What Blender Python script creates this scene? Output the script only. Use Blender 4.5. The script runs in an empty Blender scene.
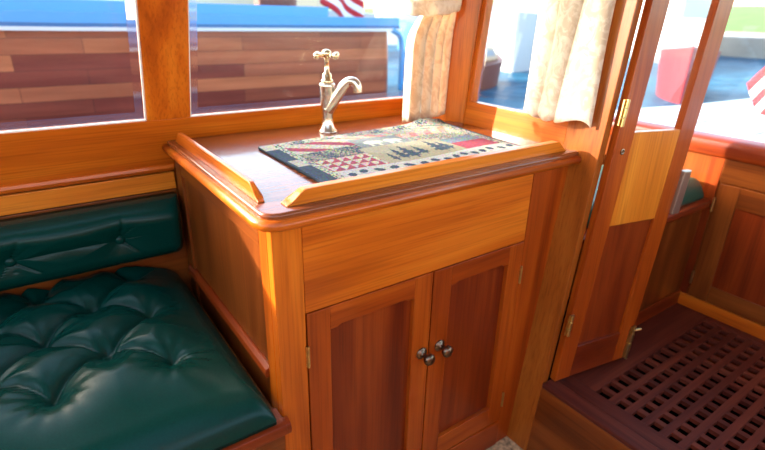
import bpy, bmesh, math, random
import numpy as np
from mathutils import Vector, Matrix

random.seed(7)
C = bpy.context.scene.collection
sc = bpy.context.scene

# ------------------------------------------------------------------ materials
def new_mat(name):
    m = bpy.data.materials.new(name); m.use_nodes = True
    nt = m.node_tree; nt.nodes.clear()
    out = nt.nodes.new('ShaderNodeOutputMaterial')
    return m, nt, out

def principled(nt, out, base=(.5, .5, .5), rough=.5, metal=0., coat=0., coat_rough=.05, spec=.5):
    b = nt.nodes.new('ShaderNodeBsdfPrincipled')
    b.inputs['Base Color'].default_value = (*base, 1)
    b.inputs['Roughness'].default_value = rough
    b.inputs['Metallic'].default_value = metal
    b.inputs['Coat Weight'].default_value = coat
    b.inputs['Coat Roughness'].default_value = coat_rough
    b.inputs['Specular IOR Level'].default_value = spec
    nt.links.new(b.outputs[0], out.inputs[0])
    return b

def coords(nt, scale, rnd=True):
    tc = nt.nodes.new('ShaderNodeTexCoord')
    mp = nt.nodes.new('ShaderNodeMapping')
    mp.inputs['Scale'].default_value = scale
    if rnd:
        oi = nt.nodes.new('ShaderNodeObjectInfo')
        ml = nt.nodes.new('ShaderNodeMath'); ml.operation = 'MULTIPLY'; ml.inputs[1].default_value = 37.
        nt.links.new(oi.outputs['Random'], ml.inputs[0])
        ad = nt.nodes.new('ShaderNodeVectorMath'); ad.operation = 'ADD'
        nt.links.new(tc.outputs['Object'], ad.inputs[0]); nt.links.new(ml.outputs[0], ad.inputs[1])
        nt.links.new(ad.outputs[0], mp.inputs['Vector'])
    else:
        nt.links.new(tc.outputs['Object'], mp.inputs['Vector'])
    return mp

def noise(nt, vec, scale=1., detail=4., rough=.55, dist=0.):
    n = nt.nodes.new('ShaderNodeTexNoise')
    n.inputs['Scale'].default_value = scale; n.inputs['Detail'].default_value = detail
    n.inputs['Roughness'].default_value = rough; n.inputs['Distortion'].default_value = dist
    nt.links.new(vec, n.inputs['Vector'])
    return n

def ramp(nt, fac, stops):
    r = nt.nodes.new('ShaderNodeValToRGB')
    e = r.color_ramp.elements
    while len(e) < len(stops): e.new(.5)
    for k, (p, c) in enumerate(stops):
        e[k].position = p; e[k].color = (*c, 1)
    nt.links.new(fac, r.inputs[0])
    return r

def mixc(nt, a, b, fac, mode='MIX'):
    m = nt.nodes.new('ShaderNodeMix'); m.data_type = 'RGBA'; m.blend_type = mode
    if isinstance(fac, float): m.inputs[0].default_value = fac
    else: nt.links.new(fac, m.inputs[0])
    for s, i in ((a, 6), (b, 7)):
        if isinstance(s, tuple): m.inputs[i].default_value = (*s, 1)
        else: nt.links.new(s, m.inputs[i])
    return m

def bump(nt, h, b, strength=.2, dist=.002):
    n = nt.nodes.new('ShaderNodeBump'); n.inputs['Strength'].default_value = strength; n.inputs['Distance'].default_value = dist
    nt.links.new(h, n.inputs['Height']); nt.links.new(n.outputs[0], b.inputs['Normal'])

def wood(name, dark, mid, light, axis='x', rough=.34, coat=.22, coat_rough=.10, contrast=1.):
    m, nt, out = new_mat(name)
    b = principled(nt, out, mid, rough, coat=coat, coat_rough=coat_rough, spec=.25)
    long, cross = 1.3, 15.
    s = {'x': (long, cross, cross), 'y': (cross, long, cross), 'z': (cross, cross, long)}[axis]
    v = coords(nt, s)
    n1 = noise(nt, v.outputs[0], 1.0, 3., .5, .6)
    fine = coords(nt, tuple(k * (3. if k == long else 14.) for k in s))
    n2 = noise(nt, fine.outputs[0], 1.0, 3., .6)
    lo = .5 - .2 / contrast; hi = .5 + .2 / contrast
    r = ramp(nt, n1.outputs[0], [(max(lo, 0), dark), (.5, mid), (min(hi, 1), light)])
    r2 = ramp(nt, n2.outputs[0], [(.32, (.62, .55, .5)), (.52, (1, 1, 1))])
    mx = mixc(nt, r.outputs[0], r2.outputs[0], .65, 'MULTIPLY')
    nt.links.new(mx.outputs[2], b.inputs['Base Color'])
    bump(nt, n2.outputs[0], b, .08, .001)
    return m

def W3(name, d, m_, l, **k):
    return {a: wood(name + '_' + a, d, m_, l, a, **k) for a in 'xyz'}

TEAK = W3('teak', (.36, .060, .003), (.55, .110, .005), (.68, .175, .011))       # orange varnished
POSTW = W3('post_teak', (.20, .042, .004), (.33, .078, .007), (.44, .125, .014))
DOORW = W3('door_teak', (.23, .030, .002), (.36, .056, .003), (.48, .095, .006))
REDW = W3('red_mahogany', (.12, .013, .002), (.20, .026, .003), (.29, .046, .005))
DARKW = W3('brown_mahogany', (.11, .022, .003), (.19, .041, .005), (.27, .068, .009))
GOLD = W3('golden_teak', (.46, .105, .006), (.62, .165, .010), (.72, .23, .018))
MAROON = W3('maroon_sole', (.065, .010, .005), (.11, .018, .008), (.17, .033, .014), rough=.5, coat=.0)
COUNTER = wood('counter_mahogany', (.16, .035, .010), (.22, .052, .013), (.30, .08, .02), 'x', rough=.25, coat=.35, coat_rough=.08)

def simple(name, base, rough=.5, metal=0., coat=0., nscale=0., namt=.15, bstr=0., spec=.5):
    m, nt, out = new_mat(name)
    b = principled(nt, out, base, rough, metal, coat, spec=spec)
    if nscale:
        v = coords(nt, (nscale,) * 3)
        n = noise(nt, v.outputs[0], 1., 4.)
        r = ramp(nt, n.outputs[0], [(.3, tuple(c * (1 - namt) for c in base)), (.7, tuple(min(1, c * (1 + namt)) for c in base))])
        nt.links.new(r.outputs[0], b.inputs['Base Color'])
        if bstr: bump(nt, n.outputs[0], b, bstr, .002)
    return m

LEATHER = simple('green_leather', (.0010, .032, .022), .27, nscale=260., namt=.12, bstr=.08, spec=.17)
LEATHER2 = simple('bench_green_leather', (.010, .085, .055), .4, nscale=260., namt=.12, bstr=.12)
BRASS = simple('aged_brass', (.62, .42, .17), .28, 1., nscale=60., namt=.25)
NICKEL = simple('worn_nickel', (.72, .63, .50), .24, 1., nscale=50., namt=.15)
PALEBRASS = simple('pale_brass', (.80, .64, .38), .22, 1., nscale=50., namt=.15)
BRONZE = simple('bronze', (.20, .13, .08), .3, 1., nscale=80., namt=.3)
STEEL = simple('dull_steel', (.36, .27, .20), .38, .85)
BEAD = simple('white_bedding', (.80, .76, .68), .5)
BLACK = simple('void_shade', (.006, .004, .003), 1., spec=0.)
CARPET = simple('sisal_carpet', (.50, .36, .18), .95, nscale=90., namt=.6, bstr=.8)
BLUE = simple('blue_paint', (.06, .30, .62), .4, coat=.1)
DEEPBLUE = simple('deep_blue_paint', (.012, .11, .28), .35)
WHITE = simple('white_gelcoat', (.62, .64, .66), .3, coat=.3)
DECKWHITE = simple('pale_blue_deck', (.38, .46, .53), .4, coat=.0, nscale=3., namt=.06)
REDCLOTH = simple('red_cloth', (.48, .010, .018), .7)
WHITECLOTH = simple('white_cloth', (.85, .83, .82), .7)
NAVYCLOTH = simple('navy_cloth', (.02, .03, .16), .7)
BROWNSEAT = simple('brown_seat_leather', (.16, .045, .03), .5)
DULLWHITE = simple('chalky_white_hull', (.46, .48, .50), .5)
REDHULL = simple('red_hull_paint', (.26, .015, .02), .5)
GREY = simple('grey_paint', (.30, .36, .42), .5)
ORANGE = simple('orange_canvas', (.75, .18, .05), .7)
TAN = simple('tan_canvas', (.62, .50, .34), .7)
LAWN = simple('lawn_grass', (.10, .25, .035), .9, nscale=1.5, namt=.3)
PATHM = simple('pale_concrete', (.32, .31, .28), .8, nscale=2., namt=.15)
LEAF = simple('tree_leaves', (.10, .22, .04), .8, nscale=4., namt=.6, bstr=.6)
BARK = simple('bark', (.12, .08, .05), .9)
CREAMROOF = simple('cabin_lining', (.72, .62, .46), .6)

def glass_mat():
    m, nt, out = new_mat('clear_pane')
    t = nt.nodes.new('ShaderNodeBsdfTransparent'); t.inputs[0].default_value = (.97, .985, .985, 1)
    g = nt.nodes.new('ShaderNodeBsdfGlossy'); g.inputs['Roughness'].default_value = .02
    lw = nt.nodes.new('ShaderNodeFresnel'); lw.inputs[0].default_value = 1.35
    mx = nt.nodes.new('ShaderNodeMixShader')
    ge = nt.nodes.new('ShaderNodeNewGeometry')
    iv = nt.nodes.new('ShaderNodeMath'); iv.operation = 'SUBTRACT'; iv.inputs[0].default_value = 1.; nt.links.new(ge.outputs['Backfacing'], iv.inputs[1])
    ml = nt.nodes.new('ShaderNodeMath'); ml.operation = 'MULTIPLY'; nt.links.new(lw.outputs[0], ml.inputs[0]); nt.links.new(iv.outputs[0], ml.inputs[1])
    nt.links.new(ml.outputs[0], mx.inputs[0]); nt.links.new(t.outputs[0], mx.inputs[1]); nt.links.new(g.outputs[0], mx.inputs[2])
    nt.links.new(mx.outputs[0], out.inputs[0])
    return m
GLASS = glass_mat()
def bevel_mat():
    m, nt, out = new_mat('bevelled_glass_edge')
    r = nt.nodes.new('ShaderNodeBsdfRefraction'); r.inputs['IOR'].default_value = 1.12; r.inputs['Roughness'].default_value = .0
    t = nt.nodes.new('ShaderNodeBsdfTransparent')
    mx = nt.nodes.new('ShaderNodeMixShader'); mx.inputs[0].default_value = .6
    nt.links.new(t.outputs[0], mx.inputs[1]); nt.links.new(r.outputs[0], mx.inputs[2]); nt.links.new(mx.outputs[0], out.inputs[0])
    return m
BEVEL = bevel_mat()

def curtain_mat():
    m, nt, out = new_mat('cream_damask')
    b = principled(nt, out, (.80, .70, .55), .8, spec=.2)
    v = coords(nt, (26., 26., 20.), False)
    n = noise(nt, v.outputs[0], 1., 5., .6, 2.2)
    r = ramp(nt, n.outputs[0], [(.44, (.66, .54, .40)), (.54, (.84, .76, .63))])
    nt.links.new(r.outputs[0], b.inputs['Base Color'])
    tr = nt.nodes.new('ShaderNodeBsdfTranslucent'); tr.inputs[0].default_value = (.90, .70, .45, 1)
    mx = nt.nodes.new('ShaderNodeMixShader'); mx.inputs[0].default_value = .35
    nt.links.new(b.outputs[0], mx.inputs[1]); nt.links.new(tr.outputs[0], mx.inputs[2]); nt.links.new(mx.outputs[0], out.inputs[0])
    return m
CURTAIN = curtain_mat()

def hull_mat():
    m, nt, out = new_mat('hull_planks')
    b = principled(nt, out, (.2, .05, .03), .35, coat=.2, coat_rough=.08, spec=.3)
    tc = nt.nodes.new('ShaderNodeTexCoord')
    sp = nt.nodes.new('ShaderNodeSeparateXYZ'); nt.links.new(tc.outputs['Object'], sp.inputs[0])
    cb = nt.nodes.new('ShaderNodeCombineXYZ')
    nt.links.new(sp.outputs['X'], cb.inputs['X']); nt.links.new(sp.outputs['Z'], cb.inputs['Y'])
    br = nt.nodes.new('ShaderNodeTexBrick'); br.offset = .37
    br.inputs['Color1'].default_value = (.20, .035, .025, 1); br.inputs['Color2'].default_value = (.55, .17, .07, 1)
    br.inputs['Mortar'].default_value = (.10, .03, .02, 1)
    br.inputs['Scale'].default_value = 1.; br.inputs['Mortar Size'].default_value = .002
    br.inputs['Brick Width'].default_value = 1.15; br.inputs['Row Height'].default_value = .105
    nt.links.new(cb.outputs[0], br.inputs['Vector'])
    mp = nt.nodes.new('ShaderNodeMapping'); mp.inputs['Scale'].default_value = (1.2, 1, 14)
    nt.links.new(tc.outputs['Object'], mp.inputs[0])
    n = noise(nt, mp.outputs[0], 1., 4.)
    r = ramp(nt, n.outputs[0], [(.3, (.7, .65, .62)), (.7, (1.15, 1.15, 1.15))])
    mx = mixc(nt, br.outputs[0], r.outputs[0], 1., 'MULTIPLY')
    nt.links.new(mx.outputs[2], b.inputs['Base Color'])
    return m
HULL = hull_mat()

def water_mat():
    m, nt, out = new_mat('harbour_water')
    b = principled(nt, out, (.025, .13, .24), .4, spec=.03)
    v = coords(nt, (1.2, 1.2, 1.2), False)
    n = noise(nt, v.outputs[0], 1.5, 4., .6, .5)
    r = ramp(nt, n.outputs[0], [(.35, (.008, .055, .11)), (.62, (.025, .12, .20))])
    nt.links.new(r.outputs[0], b.inputs['Base Color'])
    bump(nt, n.outputs[0], b, .6, .12)
    return m
WATER = water_mat()

def attr_mat(name, rough=.9):
    m, nt, out = new_mat(name)
    b = principled(nt, out, (.5, .5, .5), rough, spec=.15)
    a = nt.nodes.new('ShaderNodeVertexColor'); a.layer_name = 'weave'
    v = coords(nt, (420., 420., 420.), False)
    n = noise(nt, v.outputs[0], 1., 2.)
    r = ramp(nt, n.outputs[0], [(.3, (.55, .55, .55)), (.6, (1.1, 1.1, 1.1))])
    mx = mixc(nt, a.outputs[0], r.outputs[0], .8, 'MULTIPLY')
    nt.links.new(mx.outputs[2], b.inputs['Base Color'])
    bump(nt, n.outputs[0], b, .6, .002)
    return m
TAPESTRY = attr_mat('tapestry_weave')

# ------------------------------------------------------------------ object helpers
def thing(name, label, cat, loc=(0, 0, 0), group=None):
    o = bpy.data.objects.new(name, None); C.objects.link(o); o.location = loc
    o.empty_display_size = .05
    o['label'] = label; o['category'] = cat
    if group: o['group'] = group
    return o

def tag(o, label, cat, group=None, kind=None):
    o['label'] = label; o['category'] = cat
    if group: o['group'] = group
    if kind: o['kind'] = kind
    return o

def worldloc(o):
    v = Vector((0, 0, 0))
    while o: v += o.location; o = o.parent
    return v

def obj(name, bm, mat, parent=None, loc=None, bevel=0., seg=2, smooth=False, subsurf=0, label=None):
    """links a bmesh written in world coordinates as ONE object; its origin goes to loc (or its base centre)"""
    bmesh.ops.recalc_face_normals(bm, faces=bm.faces[:])
    if loc is None:
        if parent: loc = worldloc(parent)
        else:
            vs = [v.co for v in bm.verts]
            loc = Vector(((min(v.x for v in vs) + max(v.x for v in vs)) / 2, (min(v.y for v in vs) + max(v.y for v in vs)) / 2, min(v.z for v in vs)))
    loc = Vector(loc)
    for v in bm.verts: v.co -= loc
    me = bpy.data.meshes.new(name)
    bm.to_mesh(me); bm.free()
    for m in (mat if isinstance(mat, (list, tuple)) else [mat]): me.materials.append(m)
    o = bpy.data.objects.new(name, me); C.objects.link(o)
    if parent:
        o.parent = parent; o.location = loc - worldloc(parent)
    else: o.location = loc
    if smooth:
        for p in me.polygons: p.use_smooth = True
    if bevel:
        md = o.modifiers.new('edge', 'BEVEL'); md.width = bevel; md.segments = seg; md.limit_method = 'ANGLE'; md.angle_limit = math.radians(35)
        if not smooth:
            for p in me.polygons: p.use_smooth = True
            wn = o.modifiers.new('wn', 'WEIGHTED_NORMAL'); wn.keep_sharp = False
    if subsurf:
        md = o.modifiers.new('sub', 'SUBSURF'); md.levels = subsurf; md.render_levels = subsurf
    if label: o['label'] = label
    return o

def struct(name, bm, mat, parent=None, **k):
    o = obj(name, bm, mat, parent, **k)
    if parent is None: o['kind'] = 'structure'
    return o

def box(bm, x0, x1, y0, y1, z0, z1, warp=None):
    vs = []
    for z in (z0, z1):
        for x, y in ((x0, y0), (x1, y0), (x1, y1), (x0, y1)):
            p = Vector((x, y, z))
            if warp: p = Vector(warp(p))
            vs.append(bm.verts.new(p))
    for f in ((3, 2, 1, 0), (4, 5, 6, 7), (0, 1, 5, 4), (1, 2, 6, 5), (2, 3, 7, 6), (3, 0, 4, 7)):
        bm.faces.new([vs[i] for i in f])
    return bm

def B(*a, warp=None):
    bm = bmesh.new()
    if a and isinstance(a[0], (tuple, list)):
        for q in a: box(bm, *q, warp=warp)
    else: box(bm, *a, warp=warp)
    return bm

def prism(bm, poly, axis, a0, a1, warp=None):
    """extrude a 2-D polygon along an axis ('x': poly=(y,z); 'y': (x,z); 'z': (x,y))"""
    def P(u, v, a):
        p = {'x': (a, u, v), 'y': (u, a, v), 'z': (u, v, a)}[axis]
        return Vector(warp(Vector(p))) if warp else Vector(p)
    lo = [bm.verts.new(P(u, v, a0)) for u, v in poly]; hi = [bm.verts.new(P(u, v, a1)) for u, v in poly]
    n = len(poly)
    bm.faces.new(lo[::-1]); bm.faces.new(hi)
    for i in range(n): bm.faces.new((lo[i], lo[(i + 1) % n], hi[(i + 1) % n], hi[i]))
    return bm

def lathe(bm, prof, origin, axis=(0, 0, 1), n=28):
    """prof = [(radius, height)]"""
    q = Vector((0, 0, 1)).rotation_difference(Vector(axis).normalized())
    rings = []
    for r, h in prof:
        if r < 1e-6: rings.append([bm.verts.new(Vector(origin) + q @ Vector((0, 0, h)))])
        else: rings.append([bm.verts.new(Vector(origin) + q @ Vector((r * math.cos(2 * math.pi * i / n), r * math.sin(2 * math.pi * i / n), h))) for i in range(n)])
    for a, b in zip(rings, rings[1:]):
        for i in range(n):
            j = (i + 1) % n
            if len(a) == 1 and len(b) == 1: continue
            if len(a) == 1: bm.faces.new((a[0], b[i], b[j]))
            elif len(b) == 1: bm.faces.new((a[i], a[j], b[0]))
            else: bm.faces.new((a[i], a[j], b[j], b[i]))
    if len(rings[0]) > 1: bm.faces.new(rings[0][::-1])
    if len(rings[-1]) > 1: bm.faces.new(rings[-1])
    return bm

def tube(bm, pts, rad, n=14):
    pts = [Vector(p) for p in pts]
    if not isinstance(rad, (list, tuple)): rad = [rad] * len(pts)
    rings = []; up = None
    for i, p in enumerate(pts):
        t = (pts[min(i + 1, len(pts) - 1)] - pts[max(i - 1, 0)]).normalized()
        if up is None: up = t.orthogonal().normalized()
        up = (up - t * up.dot(t)).normalized(); s = t.cross(up)
        rings.append([bm.verts.new(p + rad[i] * (math.cos(2 * math.pi * k / n) * up + math.sin(2 * math.pi * k / n) * s)) for k in range(n)])
    for a, b in zip(rings, rings[1:]):
        for k in range(n): bm.faces.new((a[k], a[(k + 1) % n], b[(k + 1) % n], b[k]))
    bm.faces.new(rings[0][::-1]); bm.faces.new(rings[-1])
    return bm

def spline(pts, n=8):
    pts = [Vector(p) for p in pts]; out = []
    for i in range(len(pts) - 1):
        p0, p1, p2, p3 = pts[max(i - 1, 0)], pts[i], pts[i + 1], pts[min(i + 2, len(pts) - 1)]
        for k in range(n):
            t = k / n
            out.append(.5 * ((2 * p1) + (p2 - p0) * t + (2 * p0 - 5 * p1 + 4 * p2 - p3) * t * t + (3 * p1 - p0 - 3 * p2 + p3) * t ** 3))
    out.append(pts[-1]); return out

def sheet(bm, grid, close=False):
    vs = [[bm.verts.new(p) for p in row] for row in grid]
    for a, b in zip(vs, vs[1:]):
        for i in range(len(a) - 1): bm.faces.new((a[i], a[i + 1], b[i + 1], b[i]))
    return vs

WLEAN = .35; RAKE = .10
def wl(p): return (p[0], p[1] - WLEAN * (p[2] - .901), p[2])          # the cabin side leans inboard
def bk(p): return (p[0] + RAKE * (p[2] - .9), p[1], p[2])             # the bulkhead rakes forward

# ================================================================== SETTING
struct('floor', B(-1.9, .80, -1.8, .68, -.03, 0), CARPET)
struct('ceiling', B((.10, 1.95, -1.75, .40, 1.78, 1.82), (-1.9, .0999, -.35, .40, 1.78, 1.82)), CREAMROOF)
struct('wall_back', B(-1.9, 1.9, -1.80, -1.75, 0, 1.00), DARKW['x'])
struct('trim_30', B(-1.9, 1.9, -1.80, -1.75, 1.60, 1.82), TEAK['x'])
struct('trim_31', B(-.60, -.50, -1.80, -1.75, 1.00, 1.60), TEAK['z'])
struct('wall_aft', B(-1.95, -1.9, -1.80, .68, 0, 1.0), DARKW['z'])

# window wall
YW = .605
struct('wall_left', B((-1.9, .80, .642, .68, 0, .826),), DARKW['x'])
struct('trim_1', B(-1.9, .765, YW, YW + .035, .818, .955, warp=wl), TEAK['x'], bevel=.0015)                # rail below the panes
struct('trim_2', B(-.056, .047, YW - .001, YW + .035, .955, 1.66, warp=wl), TEAK['z'], bevel=.0015)        # mullion
struct('trim_3', B(-1.9, .765, YW, YW + .035, 1.62, 1.80, warp=wl), TEAK['x'], bevel=.002)                 # header
struct('trim_4', B(-1.9, -1.02, YW - .001, YW + .035, .955, 1.62, warp=wl), TEAK['z'])
bm = bmesh.new()
prism(bm, [(.6415, .811), (.632, .811), (.626, .815), (.624, .822), (.626, .829), (.632, .832), (.6415, .832)], 'x', -1.9, -.0003)
struct('trim_5', bm, TEAK['x'])                                                                              # bead under the rail
struct('trim_6', B(-1.9, -.0003, .630, .6415, .762, .808), GOLD['x'], bevel=.002)                            # slat over the backrest
struct('trim_23', B(-1.9, -.0003, .634, .6415, .70, .759), DARKW['x'], bevel=.002)

def pane(name, x0, x1, warp, y, axis='x', z0=.955, z1=1.62, bead=True):
    root = bpy.data.objects.new(name, None); C.objects.link(root); root['kind'] = 'structure'; root.empty_display_size = .05
    c = Vector(warp(Vector(((x0 + x1) / 2, y, z0) if axis == 'x' else (y, (x0 + x1) / 2, z0)))); root.location = c
    bm = bmesh.new(); i = .022; t = .003
    def P(u, d, z): return Vector(warp(Vector((u, y + d, z) if axis == 'x' else (y + d, u, z))))
    o_ = [(x0, z0), (x1, z0), (x1, z1), (x0, z1)]; n_ = [(x0 + i, z0 + i), (x1 - i, z0 + i), (x1 - i, z1 - i), (x0 + i, z1 - i)]
    O_ = [bm.verts.new(P(u, .012, z)) for u, z in o_]; N_ = [bm.verts.new(P(u, .012 - t, z)) for u, z in n_]
    K_ = [bm.verts.new(P(u, .013, z)) for u, z in o_]
    J_ = [bm.verts.new(P(u, .013, z)) for u, z in n_]
    bm.faces.new(N_); bm.faces.new(J_[::-1])
    for k in range(4):
        bm.faces.new((O_[k], O_[(k + 1) % 4], N_[(k + 1) % 4], N_[k])).material_index = 1; bm.faces.new((J_[k], J_[(k + 1) % 4], K_[(k + 1) % 4], K_[k])).material_index = 1; bm.faces.new((K_[k], K_[(k + 1) % 4], O_[(k + 1) % 4], O_[k]))
    obj('pane', bm, [GLASS, BEVEL], root)
    if bead:
        w = .0034
        q = [(x0, x1, z0, z0 + w), (x0, x1, z1 - w, z1), (x0, x0 + w, z0 + w, z1 - w), (x1 - w, x1, z0 + w, z1 - w)]
        bm = bmesh.new()
        for a, b_, c_, d in q:
            if axis == 'x': box(bm, a, b_, y + .004, y + .011, c_, d, warp=warp)
            else: box(bm, y + .004, y + .011, a, b_, c_, d, warp=warp)
        obj('glazing_bead', bm, BEAD, root)
    return root
pane('window_1', -1.02, -.056, wl, YW)
pane('window_2', .047, .742, wl, YW)

# corner post between the cabin side and the windshield
def corner_post():
    bm = bmesh.new(); lo = []; hi = []
    for z, L in ((.86, lo), (1.80, hi)):
        dz = z - .901
        for x, y in ((.818 + .1 * dz, .398), (.744 + .12 * dz, .606 - .35 * dz), (.80 + .12 * dz, .648 - .35 * dz), (.868 + .1 * dz, .402)):
            L.append(bm.verts.new((x, max(y, .39) if y < .5 and x > .7 else y, z)))
    n = 4
    bm.faces.new(lo[::-1]); bm.faces.new(hi)
    for i in range(n): bm.faces.new((lo[i], lo[(i + 1) % n], hi[(i + 1) % n], hi[i]))
    return bm
struct('trim_7', corner_post(), TEAK['z'], bevel=.002)

# bulkhead: lower rail, stiles, head, post beside the doorway
XB = .82; TB = .030
struct('trim_8', B(XB, XB + TB, .03, .398, .86, .966, warp=bk), TEAK['y'], bevel=.0015)
struct('trim_9', B(XB, XB + TB, .380, .398, .966, 1.62, warp=bk), TEAK['z'], bevel=.0015)
struct('trim_10', B(XB - .001, XB + .024, -.074, .03, .0, 1.80, warp=bk), POSTW['z'], bevel=.002)             # door post
struct('trim_11', B(XB, XB + TB, .03, .42, 1.62, 1.80, warp=bk), TEAK['y'], bevel=.0015)
struct('wall_right', B((XB + .002, XB + .022, .03, .66, 0, .86), ), DARKW['z']) if False else struct('wall_right', B(XB + .002, XB + .022, .03, .64, 0, .86, warp=bk), DARKW['z'])
pane('window_3', .03, .380, bk, XB, axis='y', z0=.966, z1=1.62, bead=False)

# step up into the forward cockpit
struct('trim_12', B(XB, XB + .022, -.90, -.074, 0, .232, warp=bk), DARKW['y'], bevel=.002)                     # riser
struct('trim_13', B(.752, .80, -.90, -.0745, .232, .246), MAROON['y'], bevel=.003)                             # threshold
struct('trim_14', B(.800, .868, -1.0, -.0745, .205, .232), MAROON['y'], bevel=.002)

# ================================================================== GALLEY CABINET
cab = thing('galley_cabinet', 'orange varnished wooden cabinet with two panelled doors below the countertop', 'cabinet', (.40, .30, 0))
def rk(p):  # right edge scribed to the raked bulkhead
    return (p[0] + (RAKE * (p[2] - .9) if p[0] > .75 else 0), p[1], p[2])
obj('stile', B(0, .058, 0, .022, 0, .866), TEAK['z'], cab, bevel=.002)
obj('stile', B(.680, .819, 0, .022, .0, .866, warp=rk), DOORW['z'], cab, bevel=.001)
obj('fascia_panel', B(.0585, .6795, .001, .022, .682, .866), TEAK['x'], cab, bevel=.0012)
obj('plinth', B(.0585, .6795, -.003, .022, 0, .092), DOORW['x'], cab, bevel=.003)
# side towards the seat: frame and sunken panel
obj('side_stile', B(0, .022, .0225, .058, 0, .866), TEAK['z'], cab, bevel=.0015)
obj('side_stile', B(0, .022, .565, .615, 0, .866), DARKW['z'], cab, bevel=.0015)
obj('side_rail', B(0, .022, .0585, .5645, .815, .866), DARKW['y'], cab, bevel=.0015)
obj('side_panel', B(.008, .020, .0585, .5645, .30, .815), DARKW['z'], cab)
bm = bmesh.new(); prism(bm, [(.008, .520), (-.006, .522), (-.009, .530), (-.006, .540), (.002, .546), (.008, .546)], 'y', .0585, .60)
obj('side_moulding', bm, REDW['y'], cab, bevel=.001)
obj('back_panel', B(.023, .73, .58, .60, .02, .86), DARKW['z'], cab)
obj('cabinet_floor', B(.06, .72, .023, .58, .04, .06), DARKW['x'], cab)

def cab_door(x0, x1, hinge_left, knob_x):
    z0, z1 = .096, .680
    y0, y1 = -.001, .019
    d = bpy.data.objects.new('door', None); C.objects.link(d); d.parent = cab; d.empty_display_size = .04
    d.location = Vector((x0 if hinge_left else x1, .01, z0)) - worldloc(cab)
    sw = .052
    px0, px1 = x0 + sw, x1 - sw
    if not hinge_left: px0 = x0 + .056
    obj('door_stile', B(x0 + .0015, px0, y0, y1, z0, z1), DOORW['z'], d, bevel=.0012)
    obj('door_stile', B(px1, x1 - .0015, y0, y1, z0, z1), DOORW['z'], d, bevel=.0012)
    # top rail with small stepped corners as in the photograph
    bm = bmesh.new()
    prism(bm, [(px0, z1), (px0, z1 - .052), (px0 + .016, z1 - .052), (px0 + .024, z1 - .047), (px1 - .024, z1 - .047), (px1 - .016, z1 - .052), (px1, z1 - .052), (px1, z1)], 'y', y0 + .0005, y1)
    obj('door_rail', bm, DOORW['x'], d, bevel=.001)
    obj('door_rail', B(px0, px1, y0 + .0005, y1, z0, z0 + .066), DOORW['x'], d, bevel=.0015)
    obj('door_panel', B(px0 - .004, px1 + .004, .011, .017, z0 + .06, z1 - .04), REDW['z'], d)
    bm = bmesh.new()
    lathe(bm, [(.0150, 0), (.0155, .002), (.0135, .004), (.0120, .0045), (.0115, .006), (.0075, .0068), (.0055, .010), (.0055, .016), (.0090, .019), (.0130, .023), (.0150, .028), (.0145, .033), (.0110, .037), (.005, .0392), (0, .0396)], (knob_x, y0, .471), (0, -1, 0), 26)
    obj('knob', bm, BRONZE, d, smooth=True)
    hx = x0 if hinge_left else x1
    for zc in (.585, .172):
        bm = B(hx - .004, hx + .004, y0 - .0015, y0 + .002, zc - .024, zc + .024)
        lathe(bm, [(.0028, 0), (.0028, .05)], (hx, y0 - .0022, zc - .025), (0, 0, 1), 10)
        obj('hinge', bm, BRASS, d)
cab_door(.059, .3755, True, .353)
cab_door(.3765, .6795, False, .409)

# ================================================================== COUNTERTOP
top = thing('countertop', 'glossy mahogany countertop with raised rails, on the galley cabinet', 'countertop', (.40, .30, .866))
bm = bmesh.new()
poly = [(-.016, .600), (-.016, .012), (-.012, -.004), (-.002, -.014), (.012, -.019), (.822, -.019), (.826, -.006), (.818, .004), (.816, .396), (.744, .600)]
prism(bm, poly, 'z', .8665, .9005)
obj('slab', bm, COUNTER, top, bevel=.006, seg=3)
bm = bmesh.new()                                           # nosing under the slab edge
path = [(-.0175, .600, .8805), (-.0175, .014, .8805), (-.0125, -.006, .8805), (.0, -.0165, .8805), (.014, -.0205, .8805), (.824, -.0205, .8805)]
tube(bm, path, .0105, 12)
obj('nosing', bm, TEAK['x'], top, smooth=True)
def fiddle(a, b, h, wdt, inward):
    """raised rail from a to b with an ogee at its ends"""
    a = Vector(a); b = Vector(b); d = (b - a); L = d.length; d.normalize(); s = Vector(inward).normalized()
    prof = []
    for t in np.linspace(0, 1, 9): prof.append((.040 * t, h * (.12 + .88 * (t * t * (3 - 2 * t)))))
    n = 9
    up = prof + [(L - u, v) for u, v in prof[::-1]]
    poly = [(0, 0)] + up + [(L, 0)]
    bm = bmesh.new()
    f = [bm.verts.new(a + d * u + Vector((0, 0, v))) for u, v in poly]
    g = [bm.verts.new(a + d * u + Vector((0, 0, v)) + s * (wdt if v < .01 else wdt * .75)) for u, v in poly]
    bm.faces.new(f); bm.faces.new(g[::-1])
    for i in range(len(poly)):
        j = (i + 1) % len(poly); bm.faces.new((f[i], f[j], g[j], g[i]))
    return bm
obj('fiddle_rail', fiddle((.0, .575, .9), (.0, .047, .9), .030, .013, (1, 0, 0)), TEAK['y'], top, bevel=.002)
obj('fiddle_rail', fiddle((.034, .004, .9), (.800, .004, .9), .027, .026, (0, 1, 0)), GOLD['x'], top, bevel=.003)

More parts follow.
